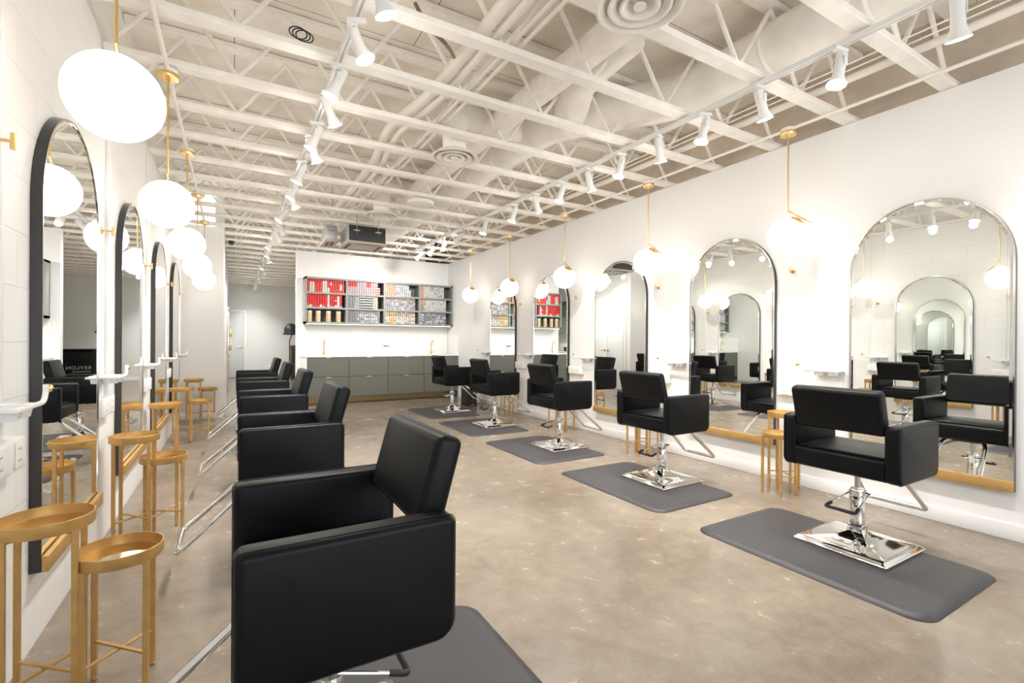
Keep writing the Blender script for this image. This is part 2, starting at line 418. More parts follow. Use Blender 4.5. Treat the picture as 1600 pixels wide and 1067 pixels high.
# insulated pipe pair and thin pipes
tag(MB().tube(path([(1.30, YF+.1, 3.09), (1.28, 3.4, 3.09), (1.18, 4.2, 3.12), (1.26, 5.0, 3.09), (1.26, 7.38, 3.09)], .2, 5), .040, 14).build('insulated_pipe', PVC), 'thick white insulated pipe running lengthwise through the trusses', 'pipe')
tag(MB().tube(path([(1.385, YF+.1, 3.075), (1.365, 3.4, 3.075), (1.265, 4.25, 3.09), (1.34, 5.0, 3.075), (1.34, 7.38, 3.075)], .2, 5), .026, 12).build('insulated_pipe', PVC), 'thinner white insulated pipe beside the thick one above the trusses', 'pipe')
for x, l in ((1.475, 'thin cream conduit pipe right of the insulated pipes, left of a twin'), (1.535, 'thin cream conduit pipe, right one of the twin pair')):
    tag(MB().tube([(x, YF+.1, 3.062), (x, 8.2, 3.062)], .012, 8).build('conduit', PVC), l, 'conduit')
tag(MB().tube([(-.37, YF+.1, 2.968), (-.37, 8.7, 2.968)], .013, 8).build('conduit', PVC), 'cream conduit under the trusses along the left row of pendants', 'conduit')
tag(MB().tube([(3.9, YF+.1, 2.968), (3.9, 9.9, 2.968)], .013, 8).build('conduit', PVC), 'cream conduit under the trusses along the right row of pendants', 'conduit')
tag(MB().tube([(3.70, YF+.1, 3.073), (3.70, 9.9, 3.073)], .026, 12).build('water_pipe', PVC), 'cream water pipe on the trusses between right track and right wall', 'pipe')
for x, l in ((3.42, 'left thin cream wire strung over the trusses near the right track'), (3.50, 'right thin cream wire strung over the trusses near the right track')):
    tag(MB().tube([(x, YF+.1, 3.032), (x, 9.5, 3.032)], .005, 6).build('cable', PVC), l, 'cable')
tag(MB().tube([(.86, 2.56, 3.10), (.95, 2.62, 3.04), (1.08, 2.66, 3.0), (1.15, 2.74, 3.02), (1.215, 2.84, 3.05)], .011, 8).build('hanging_cable', mat('brown_cable', (.20, .14, .08), .5)), 'dark brown cable sagging between the trusses beside the left light track', 'cable')
m = MB()
for q in range(3):
    m.tube([(.33+.05*math.cos(a)+.02*q, 3.13+.02*q, 3.075+.035*math.sin(a)+.006*q) for a in [2*PI*i/14 for i in range(14)]], .004, 6, closed=True)
tag(m.build('cable_coil', BLACKM), 'small coil of thin dark wire lying on a truss left of the left light track', 'cable')

# ------------------------------------------------------------------ pendants
def pendant(x, y, dirn, lab, group):
    """x, y of the rod; arm slants along y*dirn"""
    t = empty('globe_pendant', (x, y, 0), 0, lab, 'pendant lamp', group)
    MB().lathe([(0, 2.918), (.058, 2.918), (.06, 2.921), (.06, 2.947), (0, 2.948)], n=32).build('canopy', BRASS, t)
    MB().lathe([(0, 2.949), (.054, 2.949), (.054, 2.975), (0, 2.976)], n=24).build('junction_box', PVC, t)
    MB().tube([(0, 0, 2.93), (0, 0, 2.90)], .011, 12).tube([(0, 0, 2.91), (0, 0, 2.305)], .0062, 10).build('rod', BRASS, t)
    MB().tube([(0, 0, 2.306), (0, dirn*.185, 2.166+.003)], .0055, 10).build('arm', BRASS, t)
    c = Vector((0, -.006*dirn, 2.103)); dn = Vector((0, dirn*.60, .80)).normalized()
    Rm = Matrix.Translation(c) @ dn.to_track_quat('Z', 'Y').to_matrix().to_4x4()
    MB().lathe([(0, .168), (.007, .167), (.009, .157), (.05, .147), (.056, .139), (.05, .137), (0, .14)], n=28, M=Rm).build('globe_cap', BRASS, t)
    MB().lathe([(.15*math.sin(a), .15*math.cos(a)) for a in [PI*i/24 for i in range(25)]], n=40, M=Matrix.Translation(c)).build('glass_globe', GLOBE, t)
    return t
RP = [(.75, 'at the right edge of the picture'), (2.235, 'between the largest and second largest arched mirror on the right'), (3.755, 'between the second and third right mirror'), (5.27, 'between the third and fourth right mirror'), (6.77, 'between the fourth and fifth right mirror'), (8.26, 'nearest the shelf wall on the right')]
LP = [(.72, 'left row, out at the near end'), (2.22, 'left row, the largest in the picture at the top left'), (3.80, 'left row, second largest, hanging below the first'), (5.29, 'left row, third from the camera'), (6.80, 'left row, fourth from the camera'), (8.35, 'left row, the last before the white return wall')]
GP = 'opal globe pendants on brass rods'
p0 = pendant(3.9, RP[0][0], -1, 'glowing white globe pendant '+RP[0][1], GP)
for y, l in RP[1:]: dup(p0, (3.9, y, 0), 0, 'glowing white globe pendant '+l)
q0 = pendant(-.37, LP[1][0], 1, 'glowing white globe pendant, '+LP[1][1], GP)
for y, l in LP[2:]: dup(q0, (-.37, y, 0), 0, 'glowing white globe pendant on brass rod, '+l)

# ------------------------------------------------------------------ track lights
def track(x, y0, y1, z, lab):
    t = empty('light_track', (x, 0, 0), 0, lab, 'light track')
    m = MB(); m.box((-.018, y0, z-.012), (-.008, y1, z+.018)).box((.008, y0, z-.012), (.018, y1, z+.018)).box((-.008, y0, z+.006), (.008, y1, z+.018)); m.build('rail', WHITEP, t)
    return t
track(.56, YF+.4, 17.0, 2.955, 'long white light track near the left chairs running to the far door')
track(3.03, YF+.4, 9.0, 2.955, 'long white light track near the right mirrors')
def head_proto():
    t = empty('track_spotlight', (0, 0, 0))
    MB().box((-.016, -.05, -.025), (.016, .05, 0), .004).build('adapter', WHITEP, t)
    MB().tube([(0, 0, -.02), (0, 0, -.075)], .007, 8).build('stem', WHITEP, t)
    return t
def head(x, y, az, tilt, lab, power=1., z=2.943):
    """az: direction the beam leans to; tilt from straight down"""
    t = empty('track_spotlight', (x, y, z), az, lab, 'track spotlight', 'white track spotlights')
    MB().box((-.05, -.016, -.022), (.05, .016, 0), .004).build('adapter', WHITEP, t)
    MB().tube([(0, 0, -.018), (0, 0, -.07)], .007, 8).box((-.012, -.035, -.115), (.012, -.031, -.06)).box((-.012, .031, -.115), (.012, .035, -.06)).box((-.012, -.035, -.066), (.012, .035, -.06)).build('yoke', WHITEP, t)
    R = Matrix.Translation((0, 0, -.105)) @ Matrix.Rotation(-tilt, 4, 'Y') @ Matrix.Rotation(PI, 4, 'X')
    # R maps +z to the beam direction (down, leaning towards +x)
    h = MB().lathe([(0, -.075), (.026, -.073), (.03, -.065), (.03, .05), (.034, .075), (.05, .115), (.052, .12), (.047, .121), (.043, .112)], n=24, M=R).build('lamp_housing', WHITEP, t)
    MB().lathe([(0, .110), (.030, .110), (.0435, .112)], n=20, M=R).build('lamp_face', LAMPON, t)
    li = bpy.data.lights.new('spot_beam', 'SPOT'); li.energy = 74*power; li.spot_size = math.radians(105); li.spot_blend = 1.; li.shadow_soft_size = .045
    li.color = (1., .965, .92)
    lo = bpy.data.objects.new('spot_beam', li); COL.objects.link(lo); lo.parent = t
    d = (R.to_3x3() @ Vector((0, 0, 1))).normalized()
    lo.location = R @ Vector((0, 0, .135)); lo.rotation_euler = d.to_track_quat('-Z', 'Y').to_euler()
    pl = bpy.data.lights.new('added_fill', 'POINT'); pl.energy = 2.3*power; pl.shadow_soft_size = .04; pl.color = (1., .95, .88)  # extra point light added below each head to brighten ceiling and walls
    po = bpy.data.objects.new('added_fill', pl); COL.objects.link(po); po.parent = t; po.location = R @ Vector((0, 0, .17))
    return t
LH = [(2.19, 10, 35), (2.62, -25, 40), (3.10, 170, 38), (3.50, 15, 42), (4.02, 170, 35), (4.30, 10, 40), (4.95, 165, 35), (5.55, 175, 38), (5.95, 0, 42), (6.75, 185, 35), (7.55, 35, 38), (8.15, 50, 42), (8.9, 170, 38), (9.7, 170, 35), (10.4, 10, 35), (11.4, 170, 35), (12.3, 20, 35), (13.2, 160, 35), (14.1, 20, 35), (15.1, 90, 38), (15.9, 60, 30), (16.7, 95, 28)]
RH = [(.92, 10, 30), (1.44, 170, 25), (1.92, -10, 30), (2.36, 160, 25), (2.80, 20, 30), (3.25, 175, 25), (3.70, 10, 35), (4.15, 170, 28), (4.65, 15, 35), (5.15, 165, 28), (5.95, 175, 28), (6.80, 95, 58), (7.45, 80, 52), (8.0, 100, 55), (8.6, 125, 50)]
for i, (y, a, tl) in enumerate(LH):
    if y < 10: lab = 'white track spotlight on the left track, %s to the camera' % ORD[i]
    else: lab = 'white track spotlight on the left track inside the far passage'
    head(.56, y, math.radians(a), math.radians(tl*(.6 if y < 6.5 or y > 9 else 1.)), lab, .8 if y < 10 else (1.15 if y < 15.5 else .7))
for i, (y, a, tl) in enumerate(RH):
    lab = 'white track spotlight on the right track, %s to the camera' % ORD[i] if i < len(ORD) else 'white track spotlight at the far end of the right track by the shelf wall'
    head(3.03, y, math.radians(a), math.radians(tl*(.6 if y < 6.5 or y > 9 else 1.1)), lab, .8 if y < 6.5 else .55)

# ------------------------------------------------------------------ mirrors
def arch(w, h, n=28, inset=0.):
    """outline of an arched mirror in (y, z), bottom at z=0, centred on y=0"""
    r = w/2-inset; zc = h-w/2
    pts = [(-r, inset), (r, inset)]
    for i in range(n+1):
        a = PI*i/n; pts.append((r*math.cos(a), zc+r*math.sin(a)))
    return pts
def make_mirror(w, h):
    """face towards +x, back at x=0"""
    t = empty('arched_mirror', (0, 0, 0))
    m = MB(); bm = m.bm; O = arch(w, h); I = arch(w, h, inset=.010)
    ring = []
    for pts, x in ((O, 0.), (O, .037), (I, .037), (I, .031)):
        ring.append([bm.verts.new((x, p[0], p[1])) for p in pts])
    n = len(O)
    for k_, (A, Bq) in enumerate(zip(ring, ring[1:])):
        for j in range(n):
            f_ = bm.faces.new((A[j], A[(j+1) % n], Bq[(j+1) % n], Bq[j])); f_.material_index = 1 if k_ == 0 else 0
    bmesh.ops.recalc_face_normals(bm, faces=list(bm.faces))
    m.build('frame', [FRAME, FRAMES], t)
    # mirror glass: flat field and a narrow bevelled edge
    m = MB(); bm = m.bm
    A = [bm.verts.new((.0315, p[0], p[1])) for p in arch(w, h, inset=.0105)]
    Bq = [bm.verts.new((.0330, p[0], p[1])) for p in arch(w, h, inset=.026)]
    for j in range(n): bm.faces.new((A[j], A[(j+1) % n], Bq[(j+1) % n], Bq[j]))
    bm.faces.new(Bq); K = [bm.verts.new((.002, v.co.y, v.co.z)) for v in A]; bm.faces.new(K[::-1])
    for j in range(n): bm.faces.new((K[j], K[(j+1) % n], A[(j+1) % n], A[j]))
    bmesh.ops.recalc_face_normals(bm, faces=list(bm.faces))
    m.build('mirror_glass', MIRROR, t, flat=True)
    MB().box((.0375, -w/2, -.001), (.058, w/2, .062), .002).build('bottom_ledge', GOLD, t, label='flat gold ledge under the mirror')
    return t
MW, MH = .925, 1.938
mir = make_mirror(MW, MH)
MR = [(1.453, 'largest arched mirror on the right wall, nearest the camera'), (2.984, 'second largest arched mirror on the right wall'), (4.531, 'third arched mirror from the camera on the right wall'), (6.052, 'fourth arched mirror on the right wall, reflecting red boxes'), (7.56, 'farthest arched mirror on the right wall, partly behind a globe')]
ML = [(3.025, 'tall arched mirror nearest the camera on the left block wall'), (4.585, 'second arched mirror on the left wall'), (6.20, 'third arched mirror on the left wall'), (7.76, 'last and narrowest looking arched mirror on the left wall')]
GM = 'arched wall mirrors with gold bottom ledge'
mir.location = (XL+.001, ML[0][0], .31); tag(mir, ML[0][1], 'mirror', GM)
for y, l in ML[1:]: dup(mir, (XL+.001, y, .31), 0, l)
for y, l in MR: dup(mir, (XR-.001, y, .309), PI, l)

# ------------------------------------------------------------------ wall hooks, dryer holders, sockets
def make_hook():
    t = empty('wall_hook')
    Rx = Matrix.Rotation(PI/2, 4, 'Y')
    MB().lathe([(0, 0), (.021, 0), (.021, .006), (.018, .008), (0, .008)], n=24, M=Rx).build('backplate', BRASS, t)
    MB().tube([(.006, 0, 0), (.055, 0, 0)], .006, 10).build('peg', BRASS, t)
    MB().tube([(.056, 0, -.027), (.056, 0, .027)], .008, 12).build('crossbar', BRASS, t)
    return t
hk = make_hook(); GH = 'brass T shaped wall hooks'
HR = [(2.378, 'right of the first right pendant, below its globe'), (3.912, 'below the second right pendant globe'), (5.44, 'below and right of the third right pendant globe'), (6.961, 'below the fourth right pendant globe')]
HL = [(2.20, 'at the very left edge of the picture'), (3.73, 'between the first and second left mirrors'), (5.33, 'between the second and third left mirrors'), (6.96, 'between the third and fourth left mirrors'), (8.45, 'on the left wall past the last mirror')]
hk.location = (XL, HL[0][0], 1.885); tag(hk, 'brass T shaped wall hook '+HL[0][1], 'wall hook', GH)
for y, l in HL[1:]: dup(hk, (XL, y, 1.885), 0, 'brass T shaped wall hook '+l)
for y, l in HR: dup(hk, (XR, y, 1.863), PI, 'brass T shaped wall hook '+l)

def make_holder(s):
    """white tool holder; s = +1: hook end towards +y (before rotation)"""
    t = empty('tool_holder')
    MB().prism(rrect(-.10, .10, -.05, .05, .02), 'x', 0, .006, .002).build('backplate', WHITEP, t)
    m = MB(); bm = m.bm
    # shelf plate with two round openings, built from strips
    m.box((.006, -.11, -.006), (.028, .11, .006), .003); m.box((.096, -.11, -.006), (.112, .11, .006), .003)
    for yy in (-.1015, -.005, .10): m.box((.02, yy-.009, -.006), (.10, yy+.009, .006), .003)
    m.build('shelf_plate', WHITEP, t)
    for yy in (-.053, .047):
        MB().lathe([(.043, .008), (.041, .010), (.038, .004), (.031, -.035), (.034, -.035), (.041, .0), (.043, .008)], (.062, yy, 0), 24).build('cup', WHITEP, t)
    MB().tube(fillet([(.10, s*.09, 0), (.10, s*.16, 0), (.10, s*.185, .028), (.10, s*.185, .062)], .018, 5), .0085, 10).build('hook', WHITEP, t)
    MB().lathe([(0, -.006), (.012, -.006), (.015, 0), (.012, .006), (0, .006)], n=20, M=Matrix.Translation((.10, s*.215, .045)) @ Matrix.Rotation(PI/2, 4, 'X')).lathe([(0, -.02), (.008, -.02), (.008, .02), (0, .02)], n=12, M=Matrix.Translation((.10, s*.20, .045)) @ Matrix.Rotation(PI/2, 4, 'X')).build('end_knob', BRASS, t, label='small brass end knob')
    return t
ho = make_holder(1); GO = 'white tool holders on the walls'
OL = [(2.17, 'nearest the camera on the left wall'), (3.70, 'between the first and second left mirrors'), (5.27, 'between the second and third left mirrors'), (6.82, 'between the third and fourth left mirrors'), (8.35, 'on the left wall past the last mirror')]
ho.location = (XL, OL[0][0], 1.005); tag(ho, 'white tool holder shelf with brass knob '+OL[0][1], 'tool holder', GO)
for y, l in OL[1:]: dup(ho, (XL, y, 1.005), 0, 'white tool holder shelf with brass knob '+l)
ho2 = make_holder(-1)
OR = [(2.07, 'left of the nearest right mirror'), (3.61, 'left of the second right mirror'), (5.155, 'left of the third right mirror'), (6.69, 'left of the fourth right mirror'), (8.19, 'left of the farthest right mirror')]
ho2.location = (XR, OR[0][0], 1.005); ho2.rotation_euler = (0, 0, PI); tag(ho2, 'white tool holder shelf '+OR[0][1], 'tool holder', GO)
for y, l in OR[1:]: dup(ho2, (XR, y, 1.005), PI, 'white tool holder shelf '+l)

def make_socket():
    t = empty('socket_box')
    MB().box((0, -.15, -.055), (.045, .15, .055), .006).build('housing', WHITEP, t)
    for yy in (-.08, .08):
        p = MB().prism(rrect(yy-.036, yy+.036, -.045, .045, .008), 'x', .0455, .049, .001).build('cover_plate', TRIM, t)
        m = MB()
        for zz in (-.02, .02): m.box((.0488, yy-.009, zz-.004), (.0496, yy-.006, zz+.004)).box((.0488, yy+.006, zz-.004), (.0496, yy+.009, zz+.004))
        m.build('slots', HOLE, p)
    return t
so = make_socket(); GS = 'white wall socket boxes'
SL = [(2.22, 'at the left edge below the nearest tool holder'), (3.72, 'between the first and second left mirrors'), (5.30, 'between the second and third left mirrors'), (6.92, 'between the third and fourth left mirrors')]
so.location = (XL, SL[0][0], .83); tag(so, 'white double socket box '+SL[0][1], 'wall socket', GS)
for y, l in SL[1:]: dup(so, (XL, y, .83), 0, 'white double socket box '+l)
for y, l in ((2.34, 'left of the nearest right mirror'), (3.87, 'left of the second right mirror'), (5.41, 'left of the third right mirror'), (6.92, 'left of the fourth right mirror')):
    dup(so, (XR, y, .825), PI, 'white double socket box on the right wall '+l)

# ------------------------------------------------------------------ styling chairs (front towards +x)
def make_chair():
    t = empty('styling_chair')
    z = .016
    # base plate: square with a stepped edge, rising softly to the post
    m = MB(); bm = m.bm
    def sq(h, z_, r=.02, n=6): return [bm.verts.new((p[0], p[1], z_)) for p in rrect(-h, h, -h, h, r, n)]
    rings = [sq(.250, z), sq(.252, z+.010), sq(.246, z+.016), sq(.240, z+.018), sq(.236, z+.026), sq(.215, z+.031), ]
    N = len(rings[0])
    def blend(f, hh, z_):
        out = []
        base = rrect(-.215, .215, -.215, .215, .02, 6)
        for p in base:
            a = math.atan2(p[1], p[0]); c = (math.cos(a)*.046, math.sin(a)*.046)
            out.append(bm.verts.new((p[0]*(1-f)+c[0]*f, p[1]*(1-f)+c[1]*f, z_)))
        return out
    for f, z_ in ((.25, .052), (.5, .060), (.7, .070), (.85, .085), (.95, .105), (1., .128)): rings.append(blend(f, 0, z_))
    for A, Bq in zip(rings, rings[1:]):
        for j in range(N): bm.faces.new((A[j], A[(j+1) % N], Bq[(j+1) % N], Bq[j]))
    bm.faces.new(rings[0][::-1]); bm.faces.new(rings[-1])
    m.build('base_plate', CHROME, t)
    MB().lathe([(.046, .124), (.050, .128), (.050, .138), (.040, .142)], n=32).lathe([(.0365, .13), (.0365, .352), (.034, .356), (0, .356)], n=32).lathe([(.038, .285), (.041, .287), (.041, .34), (.038, .342)], n=32).build('hydraulic_column', CHROME, t)
    MB().tube([(0, 0, .35), (0, 0, .468)], .0145, 16).build('piston', STEEL, t)
    MB().box((-.11, -.09, .455), (.12, .09, .474), .003).build('seat_bracket', BLACKM, t)
    # pump lever: two chrome rods and a black grip
    lv = MB()
    for s in (-1, 1): lv.tube([(.03, s*.048, .322), (-.195, s*.078, .262)], .005, 8)
    lv.tube([(.03, -.058, .322), (.03, .058, .322)], .009, 10)
    l = lv.build('pump_lever', CHROME, t)
    MB().tube(fillet([(-.150, -.073, .274), (-.205, -.082, .259), (-.205, .082, .259), (-.150, .073, .274)], .02, 4), .0095, 10).build('lever_grip', RUBBER, l)
    # upholstered seat with front and back rails
    m = MB()
    m.prism(rrect(-.250, .238, .475, .600, (.045, .045, .028, .022), 5), 'y', -.238, .238, .004)
    m.build('seat', LEATHER, t)
    m = MB(); m.prism(rrect(-.232, .208, .598, .612, .006, 3), 'y', -.226, .226, .006); m.build('seat_cushion', LEATHER, t)
    for s in (-1, 1):
        ya, yb = s*.235, s*.311
        m = MB(); m.prism(rrect(-.254, .243, .473, .787, (.05, .05, .022, .022), 6), 'y', min(ya, yb), max(ya, yb), .016, 3)
        a = m.build('armrest', LEATHER, t)
        # stitched seams along the outer edges
        pts = [(p[0], s*.2955, p[1]) for p in rrect(-.2555, .2445, .4715, .7885, (.05, .05, .022, .022), 6)]
        MB().tube(pts, .0013, 5, closed=True).build('seam', LEATHER, a)
    # backrest slab, reclined, between the arms
    R = Matrix.Translation((-.243, 0, .722)) @ Matrix.Rotation(math.radians(-15.5), 4, 'Y')
    m = MB(); m.prism(rrect(-.0, .078, 0, .25, (.018, .018, .03, .024), 5), 'y', -.236, .236, .018, 3, M=R)
    bk = m.build('backrest', LEATHER, t)
    pts = [R @ Vector((.0765, p[0], p[1])) for p in rrect(-.222, .222, .014, .232, .02, 5)]
    MB().tube(pts, .0016, 5, closed=True).build('seam', LEATHER, bk)
    # U-shaped footrest
    pth = fillet([(.16, -.10, .478), (.20, -.13, .452), (.505, -.168, .185), (.505, .168, .185), (.20, .13, .452), (.16, .10, .478)], .035, 6)
    m = MB(); m.tube(pth, .0145, 12); m.build('footrest', CHROME, t)
    return t
ch = make_chair(); GC = 'black salon styling chairs'
CR = [(3.275, 1.445, 'in the right row nearest the camera, seen from behind'), (3.295, 2.995, 'in the right row, second from the camera'), (3.285, 4.53, 'in the right row, third from the camera'), (3.29, 6.13, 'in the right row, fourth from the camera'), (3.30, 7.72, 'in the right row farthest away, in front of the grey drawers')]
CLm = [(.245, 1.44, 'in the left foreground, largest in the picture'), (.27, 3.00, 'in the left row, second from the camera'), (.285, 4.55, 'in the left row, third from the camera'), (.285, 6.10, 'in the left row, fourth from the camera'), (.285, 7.62, 'in the left row, farthest away')]
ch.location = (CR[0][0], CR[0][1], 0); tag(ch, 'black leather styling chair '+CR[0][2], 'salon chair', GC)
for x, y, l in CR[1:]: dup(ch, (x, y, 0), 0, 'black leather styling chair '+l)
for x, y, l in CLm: dup(ch, (x, y, 0), PI, 'black leather styling chair '+l)

# anti-fatigue mats
def make_mat():
    m = MB(); bm = m.bm
    rings = []
    for ins, z_, r in ((0, 0, .10), (.0, .003, .10), (.045, .0155, .07), (.05, .016, .065)):
        rings.append([bm.verts.new((p[0], p[1], z_)) for p in rrect(-.45+ins, .45-ins, -.60+ins, .60-ins, r, 8)])
    N = len(rings[0])
    for A, Bq in zip(rings, rings[1:]):
        for j in range(N): bm.faces.new((A[j], A[(j+1) % N], Bq[(j+1) % N], Bq[j]))
    bm.faces.new(rings[0][::-1]); bm.faces.new(rings[-1])
    return m.build('floor_mat', MATM)
fm = make_mat(); fm.scale = (1, 1.03, 1)
MTR = [(3.07, 1.49), (3.08, 3.03), (3.08, 4.575), (3.10, 6.15), (3.12, 7.70)]
MTL = [(.52, 1.43), (.50, 3.0), (.50, 4.55), (.50, 6.1), (.50, 7.62)]
nth = ['nearest', 'second', 'third', 'fourth', 'farthest']
fm.location = (*MTR[0], 0); tag(fm, 'dark grey rounded floor mat under the nearest chair of the right row', 'floor mat', 'grey anti fatigue floor mats')
for i, p in enumerate(MTR[1:]):
    o = fm.copy(); COL.objects.link(o); o.location = (*p, 0); o['label'] = 'dark grey rounded floor mat under the %s chair of the right row' % nth[i+1]
for i, p in enumerate(MTL):
    o = fm.copy(); COL.objects.link(o); o.location = (*p, 0); o['label'] = 'dark grey rounded floor mat under the %s chair of the left row' % nth[i]

# ------------------------------------------------------------------ gold tray tables
def make_table(h, r=.127, lg=.085):
    t = empty('tray_table')
    MB().lathe([(0, h-.040), (r-.002, h-.040), (r, h-.037), (r, h-.001), (r-.001, h), (r-.004, h), (r-.005, h-.033), (r-.007, h-.036), (0, h-.036)], n=48).build('tray', GOLD, t)
    MB().lathe([(0, 0), (r-.009, 0), (r-.010, .0015), (0, .0015)], (0, 0, h-.0358), 40).build('mirror_inlay', mat('smoked_gold_mirror', (.80, .62, .36), .08, 1.), t)
    q = .009
    for sx, sy in ((1, 1), (1, -1), (-1, -1), (-1, 1)):
        l = MB().box((sx*lg-q, sy*lg-q, .013), (sx*lg+q, sy*lg+q, h-.038), .002, 1).build('leg', GOLD, t)
        MB().lathe([(0, 0), (.006, .001), (.0095, .005), (.0095, .010), (.006, .014), (0, .0145)], (sx*lg, sy*lg, 0), 14).build('foot', GOLD, l)
    a = math.sqrt(2)*lg
    for k, ang in enumerate((PI/4, -PI/4)):
        R = Matrix.Rotation(ang, 4, 'Z'); zz = .135+.006*k
        MB().box((-a, -.006, zz-.004), (a, .006, zz+.004), .001, 1, M=R).build('stretcher', GOLD, t)
        MB().box((-a, -.006, h-.052), (a, .006, h-.0405), .001, 1, M=R).build('top_brace', GOLD, t)
    return t
tl = make_table(.645); ts = make_table(.50)
GT = 'gold round tray side tables'
tall = [(-.535, 2.155, 4, 'taller gold tray table at the left edge in the foreground'), (-.52, 3.715, -3, 'taller gold tray table of the second pair on the left'), (-.53, 5.40, 0, 'gold tray table between the second and third left mirrors'), (-.535, 7.02, 5, 'tall gold tray table between the third and fourth left mirrors'), (-.50, 8.50, 0, 'taller gold tray table against the white return wall'),
        (4.055, 2.345, 8, 'taller gold tray table behind the nearest right chair'), (4.05, 3.90, 0, 'taller gold tray table behind the second right chair'), (4.05, 5.43, 5, 'taller gold tray table behind the third right chair'), (4.05, 6.95, 0, 'taller gold tray table behind the fourth right chair')]
short = [(-.343, 2.165, 0, 'shorter gold tray table with mirrored tray in the left foreground'), (-.377, 3.745, 15, 'shorter gold tray table of the second pair on the left'), (-.34, 6.93, 3, 'shorter gold tray table between the third and fourth left mirrors'), (-.325, 8.58, 0, 'shorter gold tray table against the white return wall'),
         (3.865, 2.275, -8, 'shorter gold tray table behind the nearest right chair'), (3.86, 3.84, 5, 'shorter gold tray table behind the second right chair'), (3.86, 5.36, 0, 'shorter gold tray table behind the third right chair'), (3.86, 6.90, 4, 'shorter gold tray table behind the fourth right chair')]
for proto, lst in ((tl, tall), (ts, short)):
    for i, (x, y, rz, l) in enumerate(lst):
        o = proto if i == 0 else dup(proto, (x, y, 0), 0)
        o.location = (x, y, 0); o.rotation_euler = (0, 0, math.radians(rz)); tag(o, l, 'side table', GT)

# ------------------------------------------------------------------ cabinets, counter, shelf
YC = 9.56; CX0, CX1 = 1.185, 4.213; STEP = (CX1-CX0)/4
for i in range(4):
    x0 = CX0+i*STEP; x1 = x0+STEP
    pos = ['leftmost', 'second from the left', 'third from the left', 'rightmost, behind the farthest right chair'][i]
    c = empty('drawer_cabinet', (x0, YC, 0), 0, 'grey base cabinet with two drawers, '+pos, 'cabinet', 'grey drawer cabinets under the counter')
    W = STEP
    MB().box((.001, .022, .150), (W-.001, .595, .905), 0).build('body', GREY, c)
    MB().box((.001, .38, .0), (W-.001, .395, .150), 0).build('toe_kick', TOE, c, label='gold toe kick')
    for z0, z1 in ((.15, .530), (.534, .905)):
        dr = MB().box((.003, 0, z0+.002), (W-.003, .020, z1-.002), .0015, 1).build('drawer', GREY, c)
        MB().box((W/2-.042, -.018, z1-.006), (W/2+.042, .004, z1-.0025), .001, 1).box((W/2-.042, -.018, z1-.016), (W/2+.042, -.0155, z1-.0025), .001, 1).build('pull', PULL, dr)
e = tag(MB().box((1.150, YC-.0, 0), (CX0-.002, YB-.002, .905), .002).build('end_panel', TRIM), 'white end panel at the left side of the grey drawers', 'panel')
tag(MB().box((CX1+.001, YC+.01, .0), (XR-.001, YB-.002, .905), 0).build('filler_panel', GREY), 'narrow grey filler strip between drawers and right wall', 'panel')
ct = MB().box((1.140, YC-.012, .9055), (XR-.001, YB-.002, .935), .003).build('countertop', QUARTZ)
tag(ct, 'long white stone countertop over the grey drawers', 'countertop')
MB().box((1.16, YB-.014, .9355), (XR-.016, YB-.001, 1.545), .001).build('backsplash', QUARTZ, ct)
MB().box((XR-.014, YC, .9355), (XR-.001, YB-.001, 1.36), .001).build('side_splash', QUARTZ, ct)

SX0, SX1, SY0, SZ0, SZ1 = 1.183, 4.228, 9.87, 1.548, 2.446
sh = empty('wall_shelf', (0, 0, 0), 0, 'grey wall shelf with twelve compartments full of small boxes', 'shelf')
th = .036
m = MB(); m.box((SX0, SY0, SZ0), (SX1, YB-.001, SZ0+th)); m.box((SX0, SY0, SZ1-th), (SX1, YB-.001, SZ1)); m.box((SX0, SY0, SZ0), (SX0+th, YB-.001, SZ1)); m.box((SX1-th, SY0, SZ0), (SX1, YB-.001, SZ1))
m.build('carcass', GREYS, sh)
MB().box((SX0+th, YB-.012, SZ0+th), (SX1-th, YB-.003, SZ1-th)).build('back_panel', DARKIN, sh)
CWS = (SX1-SX0-th)/4; RHS = (SZ1-SZ0-th)/3
for i in (1, 2, 3): MB().box((SX0+i*CWS, SY0+.002, SZ0+th), (SX0+i*CWS+th, YB-.012, SZ1-th)).build('divider', GREYS, sh)
for j in (1, 2):
    for i in range(4): MB().box((SX0+i*CWS+th, SY0+.002, SZ0+j*RHS), (SX0+(i+1)*CWS, YB-.012, SZ0+j*RHS+th)).build('shelf_board', GREYS, sh)
MB().box((SX0+.03, SY0+.06, SZ0-.008), (SX1-.03, SY0+.085, SZ0-.0005)).build('light_strip', LED, sh, label='glowing warm light strip under the shelf')

# small product boxes
COLS = {}
def cm(name, c): 
    if name not in COLS: COLS[name] = mat('box_'+name, c, .45)
    return COLS[name]
red = cm('red', (.60, .022, .022)); orange = cm('orange', (.68, .06, .035)); white = cm('white', (.62, .61, .60)); grey = cm('grey', (.22, .22, .24))
lgrey = cm('light_grey', (.36, .36, .385)); pink = cm('pink', (.52, .33, .36)); black = cm('black', (.03, .03, .035)); mauve = cm('mauve', (.36, .22, .22))
yellow = cm('yellow', (.75, .42, .08)); tan = cm('tan', (.42, .31, .19)); blue = cm('blue_grey', (.36, .42, .48)); peach = cm('peach', (.60, .38, .26)); cream = cm('cream', (.52, .49, .38)); slate = cm('slate', (.22, .24, .28))
ALLM = [red, orange, white, grey, lgrey, pink, black, mauve, yellow, tan, blue, peach, cream, slate]
NC, NR = 15, 10
BW, BH, BD = .0405, .0205, .16
def cell_origin(i, j):   # j = 0 bottom row
    x = SX0+i*CWS+th+.004
    z = SZ0+j*RHS+th+.0005
    return x, z
